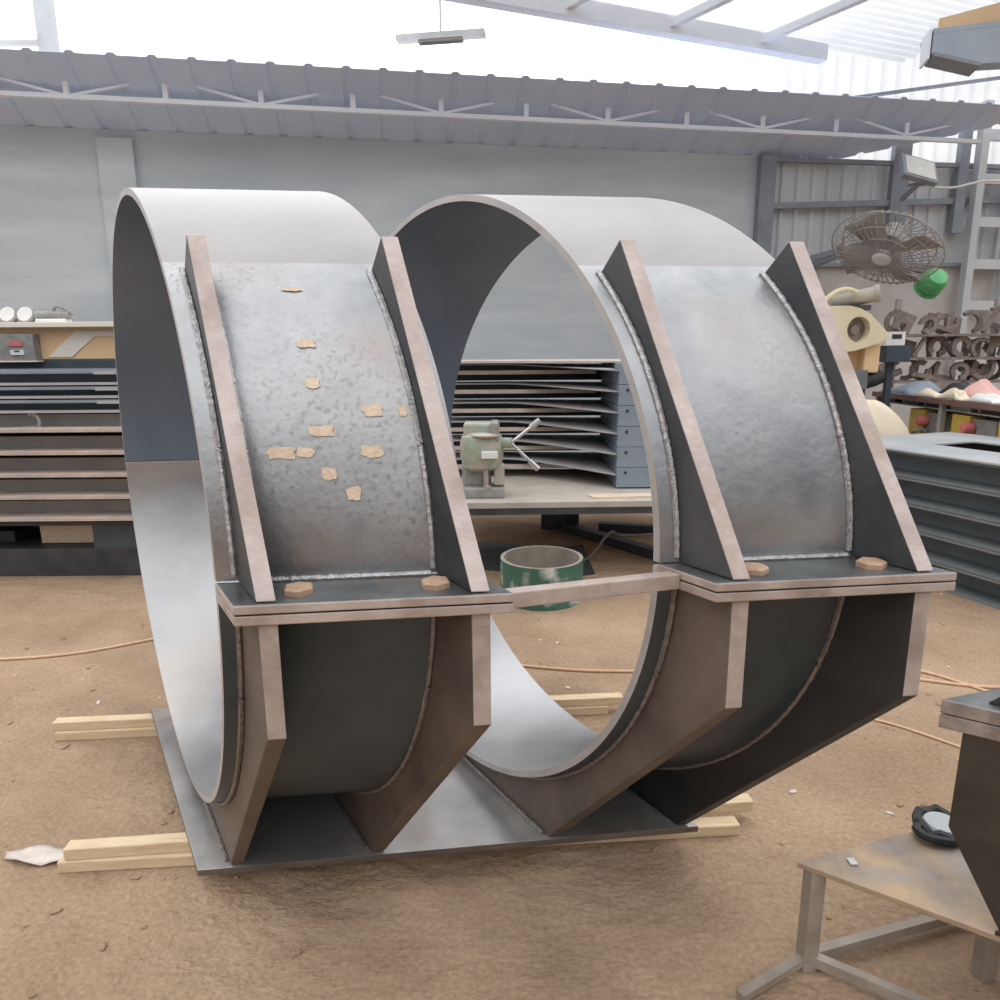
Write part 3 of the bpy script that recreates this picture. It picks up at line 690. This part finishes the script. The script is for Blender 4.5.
fw = obj('flywheel', lathe(B(), [(.04, 0), (.135, 0), (.16, .03), (.16, .09), (.04, .09)], 28, Matrix.Translation((.02, 0, 1.88)) @ Matrix.Rotation(R(90), 4, 'X')), 'rust', T, smooth=True)
obj('hub', lathe(B(), [(0, .13), (.045, .13), (.045, 0), (0, 0)], 16, Matrix.Translation((.02, 0, 1.88)) @ Matrix.Rotation(R(90), 4, 'X')), 'drumin', fw, smooth=True)
mo = obj('motor', lathe(B(), [(0, -.22), (.06, -.21), (.075, -.19), (.075, .17), (.085, .18), (.085, .22), (.065, .23), (.055, .212), (0, .21)], 20, Matrix.Translation((.08, .05, 2.20)) @ Matrix.Rotation(R(78), 4, 'Y') @ Matrix.Rotation(R(25), 4, 'X')), 'benchtop', T, smooth=True)
bm = B(); tube(bm, smoothpath([(-.32, -.05, 2.13), (-.2, -.08, 2.24), (-.08, -.08, 2.275), (.04, -.05, 2.25)], 6), .025, 8); obj('belt_guard', bm, 'cream', T, smooth=True)
bm = B(); box(bm, (.0, .1, 2.10), (.40, .3, .05)); obj('motor_plate', bm, 'darksteel', T)

# wall fan
T = thing('wall_fan', 'large grey caged fan on the right wall, tilted to fit its oval in the image', 'fan', (4.90, 9.2, 2.93))
FT = Matrix.Rotation(R(30), 4, 'Y') @ Matrix.Rotation(R(-19), 4, 'X')  # tilted so the round cage takes the wide oval seen in the image
Rf = .66
bm = B()
for k in range(44):
    a = 2 * pi * k / 44
    tube(bm, [FT @ Vector((cos(a) * r_, sin(a) * r_, z_)) for r_, z_ in ((.1, -.15), (.35, -.14), (.57, -.09), (Rf, 0), (.55, .12), (.2, .18))], .007, 5)
for r_, z_ in ((.35, -.14), (.52, -.105), (Rf, 0), (.55, .08)):
    tube(bm, [FT @ Vector((cos(2 * pi * k / 40) * r_, sin(2 * pi * k / 40) * r_, z_)) for k in range(41)], .008, 5, cap=False)
obj('cage', bm, 'fangrey', T)
for k in range(4):
    a = 2 * pi * k / 4 + .4
    bm = B(); vs = []
    for i in range(6):
        for j in range(4):
            r_ = .1 + .5 * i / 5; w_ = (j / 3 - .5) * (.16 + .26 * i / 5)
            vs.append(bm.verts.new(FT @ Vector((r_ * cos(a) - w_ * sin(a), r_ * sin(a) + w_ * cos(a), w_ * .35 - .03))))
    for i in range(5):
        for j in range(3): bm.faces.new([vs[i * 4 + j], vs[i * 4 + j + 1], vs[i * 4 + j + 5], vs[i * 4 + j + 4]])
    o = obj('blade', bm, 'fangrey', T, smooth=True); o.modifiers.new('s', 'SOLIDIFY').thickness = .008
obj('hub_cap', lathe(B(), [(0, -.19), (.09, -.18), (.12, -.15), (.12, -.1), (0, -.1)], 20, FT), 'white', T, smooth=True)
obj('motor', lathe(B(), [(0, .34), (.12, .32), (.14, .2), (.14, .10), (0, .10)], 20, FT), 'fangrey', T, smooth=True)
bm = B(); bar(bm, FT @ Vector((0, 0, .25)), Vector((-.35, 1.68, -.05)), .08, .08); bar(bm, Vector((-.35, 1.70, -.45)), Vector((-.35, 1.70, .15)), .12, .12); bar(bm, Vector((-.95, 1.55, -.08)), FT @ Vector((0, 0, .2)), .06, .07); obj('wall_bracket', bm, 'girt', T)
cable([(5.20, 9.62, 2.95), (5.35, 9.66, 2.78), (5.55, 9.68, 2.70), (5.74, 9.70, 2.69)], .012, 'black', 'dark flex hanging from the fan towards the green container')

# green container
T = thing('plastic_container', 'bright green rounded plastic container hanging on the block wall', 'container', (5.82, 9.72, 2.545))
mt = Matrix.Rotation(R(60), 4, 'X')
obj('body', lathe(B(), [(0, -.06), (.13, -.06), (.17, 0), (.165, .12), (.12, .19), (0, .21)], 24, mt), 'greenpl', T, smooth=True)
obj('rim', lathe(B(), [(.15, -.075), (.18, -.075), (.18, -.03), (.15, -.03)], 24, mt, closed=True), 'greenpl', T, smooth=True)
obj('hanger', tube(B(), [(0, .02, .14), (0, .25, .26), (0, 1.27, .30)], .012, 6), 'girt', T)

# flood light
T = thing('flood_light', 'square flood light on an arm below the canopy at right', 'light', (5.45, 9.60, 3.98))
mt = Matrix.Rotation(R(14), 4, 'Z') @ Matrix.Rotation(R(-30), 4, 'X') @ Matrix.Rotation(R(14), 4, 'Y')
def rbx(c, s): return box(B(), mt @ Vector(c), s, rot=mt)
obj('housing', rbx((0, .04, 0), (.50, .08, .36)), 'girt', T, bevel=.01)
obj('lens', rbx((0, -.004, 0), (.42, .01, .29)), 'glass', T)
bm = B(); bar(bm, (.1, .08, -.12), (.40, 1.10, -.16), .05, .05); bar(bm, (-.1, .05, -.2), (.3, .12, -.16), .04, .04); obj('arm', bm, 'girt', T)
cable([(5.75, 10.1, 3.86), (6.1, 9.95, 3.80), (6.5, 9.85, 3.86), (7.0, 9.75, 3.80)], .014, 'white', 'white cable sagging from the flood light arm to the right')

# concrete post with openings at the right edge
T = thing('lattice_column', 'pale steel column with square openings against the right wall', 'column', bp_(3.16, .18, 0), math.atan2(bdir.y, bdir.x))
for sx in (0, .62):
    obj('upright', box(B(), (sx, 0, 2.6), (.12, .12, 5.2)), 'sheet', T)
for z in (.6, 1.5, 2.35, 2.95, 3.55, 4.15, 4.75):
    obj('batten_plate', box(B(), (.31, 0, z), (.62, .10, .14)), 'sheet', T)
# box girder and crane rail, top right
GZ = 4.62
T = thing('box_girder', 'blue-grey tapered steel girder end hanging in from the upper right', 'girder', (0, 0, 0))
pts = [(3.96, 6.72, 4.30), (4.02, 6.72, 4.10), (4.42, 6.45, 3.90), (5.9, 5.9, 3.80), (5.9, 5.9, 4.2), (4.3, 6.6, 4.30)]
bm = B(); a_, b_ = Vector((3.82, 6.75, 0)), Vector((6.2, 6.1, 0)); dd = (b_ - a_)
q = lambda u, z: a_ + dd * u + Vector((0, 0, z))
prism(bm, [q(0, 4.38), q(0, 4.22), q(.15, 4.10), q(1, 4.01), q(1, 4.38)], Vector((.05, .16, 0))); obj('web', bm, 'iron', T, bevel=.005)
bm = B(); prism(bm, [q(0, 4.42), q(1, 4.42), q(1, 4.42) + Vector((.06, .30, 0)), q(0, 4.42) + Vector((.06, .30, 0))], (0, 0, -.04)); obj('top_flange', bm, 'iron', T)
bm = B(); prism(bm, [q(0, 4.22) + Vector((0, -.04, 0)), q(.15, 4.10) + Vector((0, -.04, 0)), q(.15, 4.10) + Vector((.06, .2, 0)), q(0, 4.22) + Vector((.06, .2, 0))], (0, 0, -.03)); obj('bottom_flange', bm, 'girt', T)
bm = B(); prism(bm, [q(-.005, 4.42), q(-.005, 4.18), q(-.005, 4.18) + Vector((.06, .22, 0)), q(-.005, 4.42) + Vector((.06, .22, 0))], -dd.normalized() * .02); obj('end_plate', bm, 'truss', T)
bm = B(); box(bm, (6.35, 6.25, 2.16), (.3, .3, 4.3)); obj('column', bm, 'iron', T)
bm = B(); bar(bm, (4.15, 7.25, 4.56), (7.0, 5.9, 4.86), .10, .26)
o = obj('crane_rail', bm, 'orange', None); tag(o, 'orange crane rail beam above the blue-grey girder end', 'beam')
T = thing('roof_beam', 'blue-grey roof beam in the top right corner of the view', 'beam', (0, 0, 0))
bm = B(); bar(bm, (4.1, 6.6, 4.95), (7.2, 5.2, 5.25), .12, .34); obj('beam_web', bm, 'iron', T)
bm = B(); box(bm, (4.34, 6.50, 4.74), (.14, .14, .30)); obj('hanger', bm, 'iron', T)

# label card and navy box near the press
bm = B(); box(bm, (0, 0, .07), (.20, .12, .14)); o = obj('control_box', bm, 'white', None, loc=(4.16, 7.5, 1.726))
tag(o, 'small white box with a black mark beside the power press', 'box')
obj('black_mark', box(B(), (.01, -.063, .09), (.10, .006, .045)), 'black', o)
bm = B(); box(bm, (0, 0, .0), (.25, .2, .17)); box(bm, (0, .05, -.86), (.06, .06, 1.55)); o = obj('switch_box', bm, 'navy', None, loc=(4.20, 7.53, 1.638))
tag(o, 'dark navy switch box on a post under the white box', 'box')

# rack bench with red-brown rail
T = thing('parts_bench', 'long steel parts bench with red-brown front rail by the right wall', 'bench', (0, 0, 0))
A0 = Vector((4.47, 8.3, 0)); A1 = Vector((4.33, 5.6, 0)); bd_ = (A1 - A0).normalized(); bn_ = Vector((-bd_.y, bd_.x, 0))
def bq(s, d, z): return A0 + bd_ * s + bn_ * d + Vector((0, 0, z))
bl = (A1 - A0).length
bm = B(); prism(bm, [bq(0, 0, 1.17), bq(bl, 0, 1.17), bq(bl, .75, 1.17), bq(0, .75, 1.17)], (0, 0, .03)); obj('bench_top', bm, 'machgrey', T)
bm = B(); bar(bm, bq(0, -.02, 1.175), bq(bl, -.02, 1.175), .04, .055); obj('front_rail', bm, 'redrail', T)
bm = B(); prism(bm, [bq(0, .02, .66), bq(bl, .02, .66), bq(bl, .75, .66), bq(0, .75, .66)], (0, 0, .04)); obj('lower_shelf', bm, 'machgrey', T)
for s in (.03, bl * .5, bl - .05):
    for d in (.03, .70):
        bm = B(); bar(bm, bq(s, d, 0), bq(s, d, 1.17), .05, .05); obj('leg', bm, 'fangrey', T)
def onbench(name, s, d, z, w, dp, h, m, label, cat, grp=None):
    t = thing(name, label, cat, bq(s, d, z), math.atan2(bd_.y, bd_.x), grp); return t
# things on the lower shelf: yellow welding sets with red knobs, small dark boxes above
for i, s in enumerate((.98, 1.76, 2.46)):
    nm = ('leftmost of three, partly behind the cream sack', 'middle of three under the parts bench', 'rightmost of three, at the picture edge')[i]
    t = onbench('welding_set', s, .05, .70, 0, 0, 0, None, 'yellow and grey welding set with red knob, ' + nm, 'welding machine', 'welding sets under the parts bench')
    obj('case', box(B(), (.18, .25, .17), (.36, .44, .34)), 'machgrey', t, bevel=.01)
    obj('side_panel', box(B(), (-.15, .24, .18), (.28, .46, .36)), 'yellow', t, bevel=.01)
    obj('knob', lathe(B(), [(0, 0), (.055, 0), (.06, .04), (.045, .09), (0, .10)], 16, Matrix.Translation((.03, .02, .25)) @ Matrix.Rotation(R(90), 4, 'X')), 'red', t, smooth=True)
    obj('socket', lathe(B(), [(0, 0), (.02, 0), (.02, .03), (0, .03)], 10, Matrix.Translation((.08, .02, .15)) @ Matrix.Rotation(R(90), 4, 'X')), 'chrome', t)
    obj('handle', tube(B(), [(-.12, .1, .34), (-.10, .1, .39), (.10, .1, .39), (.12, .1, .34)], .015, 6), 'black', t)
    obj('lead', tube(B(), smoothpath([(.02, .02, .16), (-.03, -.05, .14), (-.10, -.03, .10)], 5), .018, 6), 'benchtop', t, smooth=True)
for i, (s, w, h, m) in enumerate(((.22, .26, .065, 'navy'), (.70, .30, .065, 'navy'), (1.15, .34, .05, 'black'), (1.60, .30, .06, 'fangrey'), (2.10, .40, .06, 'black'))):
    lb = ['dark blue bin under the left end of the bench rail', 'dark blue bin with grey end above the left welding set', 'low black tray above the gap between welding sets', 'grey tool tray above the middle welding set', 'black tray above the right welding set'][i]
    bm = B(); box(bm, (0, .2, h / 2), (w, .4, h)); box(bm, (-w / 2 - .03, .2, h / 2), (.05, .38, h * .9), mi=1)
    o = obj('parts_bin', bm, [m, 'machgrey'], None, loc=bq(s, .06, 1.099)); o.rotation_euler = (0, 0, math.atan2(bd_.y, bd_.x)); tag(o, lb, 'bin', 'bins under the bench rail')
bm = B(); prism(bm, [bq(.0, .04, 1.083), bq(bl, .04, 1.083), bq(bl, .6, 1.083), bq(0, .6, 1.083)], (0, 0, .014)); obj('middle_shelf', bm, 'fangrey', T)

def cloth(name, s, d, z, w, dp, h, m, label, seed, cat='cloth', peak=.4):
    rnd = random.Random(seed); bm = B(); nx, ny = 18, 10; V = []
    ph = [rnd.uniform(0, 6) for _ in range(4)]
    for i in range(nx + 1):
        for j in range(ny + 1):
            u = i / nx; v = j / ny
            env = max(0, sin(pi * u)) ** .6 * max(0, sin(pi * v)) ** .5
            hh = h * env * (.55 + .45 * math.exp(-((u - peak) / .22) ** 2) + .16 * sin(9 * u + 5 * v + ph[0]) + .10 * sin(17 * v - 6 * u + ph[1]))
            V.append(bm.verts.new(((u - .5) * w, (v - .5) * dp + .03 * sin(7 * u + ph[2]), max(hh, 0) + .003)))
    for i in range(nx):
        for j in range(ny): bm.faces.new([V[i * (ny + 1) + j], V[(i + 1) * (ny + 1) + j], V[(i + 1) * (ny + 1) + j + 1], V[i * (ny + 1) + j + 1]])
    o = obj(name, bm, m, None, smooth=True, loc=bq(s, d, z)); o.rotation_euler = (0, 0, math.atan2(bd_.y, bd_.x))
    o.modifiers.new('s', 'SOLIDIFY').thickness = .006
    return tag(o, label, cat)
ZB = 1.203
cloth('plate_stack', .36, .30, ZB, .66, .50, .12, 'panel', 'folded blue-grey sheet lying at the left end of the parts bench', 1, 'sheet')
cloth('rag', .95, .42, ZB, .46, .34, .16, 'black', 'heap of black rag on the parts bench beside the grey sheet', 2, 'rag')
cloth('rag', .98, .10, ZB, .40, .16, .07, 'creamcloth', 'cream rag strip in front of the black rag heap', 3, 'rag')
cloth('rag', 1.48, .34, ZB, .52, .34, .16, 'pink', 'pink rag heap in the middle of the parts bench', 4, 'rag')
cloth('rag', 1.45, .09, ZB, .46, .14, .10, 'creamcloth', 'cream rag along the rail in front of the pink rag', 5, 'rag')
cloth('rag', 1.92, .10, ZB, .40, .16, .08, 'white', 'white rag near the rail at the right of the pink rag', 6, 'rag')
cloth('rag', 1.98, .46, ZB, .42, .40, .20, 'black', 'black rag heap behind the white rag on the parts bench', 8, 'rag')
cloth('rag', 2.36, .16, ZB, .36, .24, .09, 'cream', 'yellowish rag at the right end of the parts bench', 9, 'rag')

# cream sack half hidden behind the saddle
bm = B(); rings = []; nseg = 20
prof = [(.36, 0), (.40, .10), (.40, .30), (.37, .48), (.31, .62), (.20, .75), (.08, .83)]
for k, (r_, z_) in enumerate(prof):
    rings.append([bm.verts.new((r_ * cos(2 * pi * i / nseg) * (1 + .05 * sin(4 * 2 * pi * i / nseg + k)) - z_ * .18, .55 * r_ * sin(2 * pi * i / nseg) * (1 + .07 * sin(3 * 2 * pi * i / nseg + 2 * k)), z_ * (1 + .02 * sin(i * 1.7)))) for i in range(nseg)])
for a, b in zip(rings, rings[1:]):
    for i in range(nseg): bm.faces.new([a[i], a[(i + 1) % nseg], b[(i + 1) % nseg], b[i]])
bm.faces.new(rings[-1]); bm.faces.new(rings[0][::-1])
o = obj('cloth_sack', bm, 'creamcloth', None, smooth=True, loc=(3.72, 6.75, .66 - .28))
sb = o.modifiers.new('sub', 'SUBSURF'); sb.levels = 2; sb.render_levels = 2
tag(o, 'cream cloth sack slumped behind the right stack of frames', 'sack')
T = thing('crate', 'dark crate under the cream cloth sack', 'crate', (3.70, 6.75, 0))
obj('body', box(B(), (0, 0, .19), (.8, .5, .38)), 'darksteel', T, bevel=.01)

# rusty offcuts hung on rails in front of the block wall
RA = Vector((4.78, 8.62, 0)); rdir = Vector((1, -.06, 0)).normalized(); rno = Vector((.06, 1, 0)).normalized()
def rq(s, d, z): return RA + rdir * s + rno * d + Vector((0, 0, z))
T = thing('offcut_rack', 'wall rack of three rails holding the rusty steel offcuts', 'rack', (0, 0, 0))
for z in (1.31, 1.59, 1.87):
    bm = B(); prism(bm, [rq(-.05, 0, z), rq(2.6, 0, z), rq(2.6, .32, z), rq(-.05, .32, z)], (0, 0, -.03)); obj('rail_shelf', bm, 'rust', T)
for s in (.2, 1.4, 2.5):
    bm = B(); bar(bm, rq(s, .36, 0), rq(s, .36, 2.3), .06, .06); obj('post', bm, 'fangrey', T)
def arcpoly(r0, r1, a0, a1, n=9):
    return [(r1 * cos(R(a0 + (a1 - a0) * i / n)), r1 * sin(R(a0 + (a1 - a0) * i / n))) for i in range(n + 1)] + [(r0 * cos(R(a1 + (a0 - a1) * i / n)), r0 * sin(R(a1 + (a0 - a1) * i / n))) for i in range(n + 1)]
shapes = [('curved offcut', arcpoly(.075, .115, 0, 200)), ('hooked offcut', [(0, 0), (.035, 0), (.035, .15), (.13, .15), (.13, .185), (0, .185)]),
          ('angled bar offcut', [(0, 0), (.20, .10), (.185, .135), (-.015, .035)]), ('notched plate offcut', [(0, 0), (.17, 0), (.17, .06), (.10, .06), (.10, .11), (.17, .11), (.17, .17), (0, .17)]),
          ('half ring offcut', arcpoly(.05, .10, 20, 330))]
protos = []
for nm, pl in shapes:
    bm = B(); zmin = min(p[1] for p in pl); xm = sum(p[0] for p in pl) / len(pl)
    prism(bm, [(a - xm, 0, b - zmin) for a, b in pl], (0, .05, 0)); me_o = obj('steel_offcut', bm, 'rust', None); protos.append((nm, me_o))
used = set(); rows = ((1.871, 'top'), (1.591, 'middle'), (1.311, 'bottom'))
ordw = ['first', 'second', 'third', 'fourth', 'fifth', 'sixth', 'seventh', 'eighth', 'ninth', 'tenth', 'eleventh', 'twelfth', 'thirteenth', 'fourteenth']
rnd = random.Random(3)
for z, rn in rows:
    for k in range(14):
        nm, p = protos[(k * 2 + len(rn) + (k // 5)) % 5]
        if p.name in used: o = p.copy(); COL.objects.link(o)
        else: o = p; used.add(p.name)
        s = .05 + k * .118 + rnd.uniform(-.02, .02); o.location = rq(s, .06 + (k % 3) * .09, z)
        sc_ = rnd.uniform(1.1, 1.45); q_ = rnd.choice((.3, .7, -.5, -.8, 1.2, 1.8, 2.5, -1.4)) + rnd.uniform(-.2, .2)
        o.scale = (sc_, 1, sc_); o.rotation_euler = (0, q_, math.atan2(rdir.y, rdir.x) + rnd.uniform(-.15, .15))
        low = min(-sin(q_) * v.co.x * sc_ + cos(q_) * v.co.z * sc_ for v in o.data.vertices); o.location.z = z - low
        tag(o, f'rusty {nm}, {ordw[k]} from the left on the {rn} rack rail', 'offcut', 'rusty steel offcuts on the wall rack')

# pale post with a cross bar, and a lamp, up in the bright opening
T = thing('washed_out_post', 'pale post with a cross bar in the bright opening at upper left', 'post', (-6.62, 11.4, 0))
obj('upright', box(B(), (0, 0, 4.0), (.22, .18, 8.0)), 'skylight', T)  # translucent material imitates glare washing out the post and bar
obj('cross_bar', box(B(), (-1.4, 0, 6.22), (2.8, .10, .06)), 'skylight', T)
T = thing('strip_lamp', 'pale strip lamp hanging below the high roof edge at top centre', 'lamp', (-.62, 8.57, 5.12))
obj('housing', box(B(), (0, 0, 0), (1.0, .14, .06), R(-8)), 'skylight', T, bevel=.01)  # translucent material put in to brighten the unlit housing
obj('tube_cover', box(B(), (0, 0, -.045), (.5, .10, .03), R(-8)), 'skylight', T)
obj('hanging_rod', box(B(), (0, 0, .27), (.02, .02, .5)), 'truss', T)

# ------------------------------------------------------------------ daylight
w = bpy.data.worlds.new('sky'); scn.world = w; w.use_nodes = True
N = w.node_tree.nodes; L = w.node_tree.links; bg = N['Background']
tc = N.new('ShaderNodeTexCoord'); sp = N.new('ShaderNodeSeparateXYZ'); L.new(tc.outputs['Generated'], sp.inputs[0])
rp = N.new('ShaderNodeValToRGB'); el = rp.color_ramp.elements
el[0].position = .50; el[0].color = (.10, .10, .105, 1)
el[1].position = .85; el[1].color = (1.55, 1.555, 1.565, 1)
e2 = el.new(.62); e2.color = (.45, .46, .48, 1)
mr = N.new('ShaderNodeMapRange'); mr.inputs[1].default_value = -1; mr.inputs[2].default_value = 1
L.new(sp.outputs['Z'], mr.inputs[0]); L.new(mr.outputs[0], rp.inputs[0])
# bright open sky over the back wall
my = N.new('ShaderNodeMapRange'); my.inputs[1].default_value = -.1; my.inputs[2].default_value = .6
L.new(sp.outputs['Y'], my.inputs[0])
mz = N.new('ShaderNodeMapRange'); mz.inputs[1].default_value = -.02; mz.inputs[2].default_value = .10
L.new(sp.outputs['Z'], mz.inputs[0])
mm = N.new('ShaderNodeMath'); mm.operation = 'MULTIPLY'; L.new(my.outputs[0], mm.inputs[0]); L.new(mz.outputs[0], mm.inputs[1])
mu = N.new('ShaderNodeMix'); mu.data_type = 'RGBA'; mu.inputs[7].default_value = (2.3, 2.32, 2.35, 1)
L.new(mm.outputs[0], mu.inputs[0]); L.new(rp.outputs[0], mu.inputs[6]); L.new(mu.outputs[2], bg.inputs[0])
bg.inputs[1].default_value = 1.15

vs = scn.view_settings; vs.view_transform = 'Standard'; vs.look = 'None'; vs.gamma = 1; vs.use_curve_mapping = False; vs.exposure = 0.08
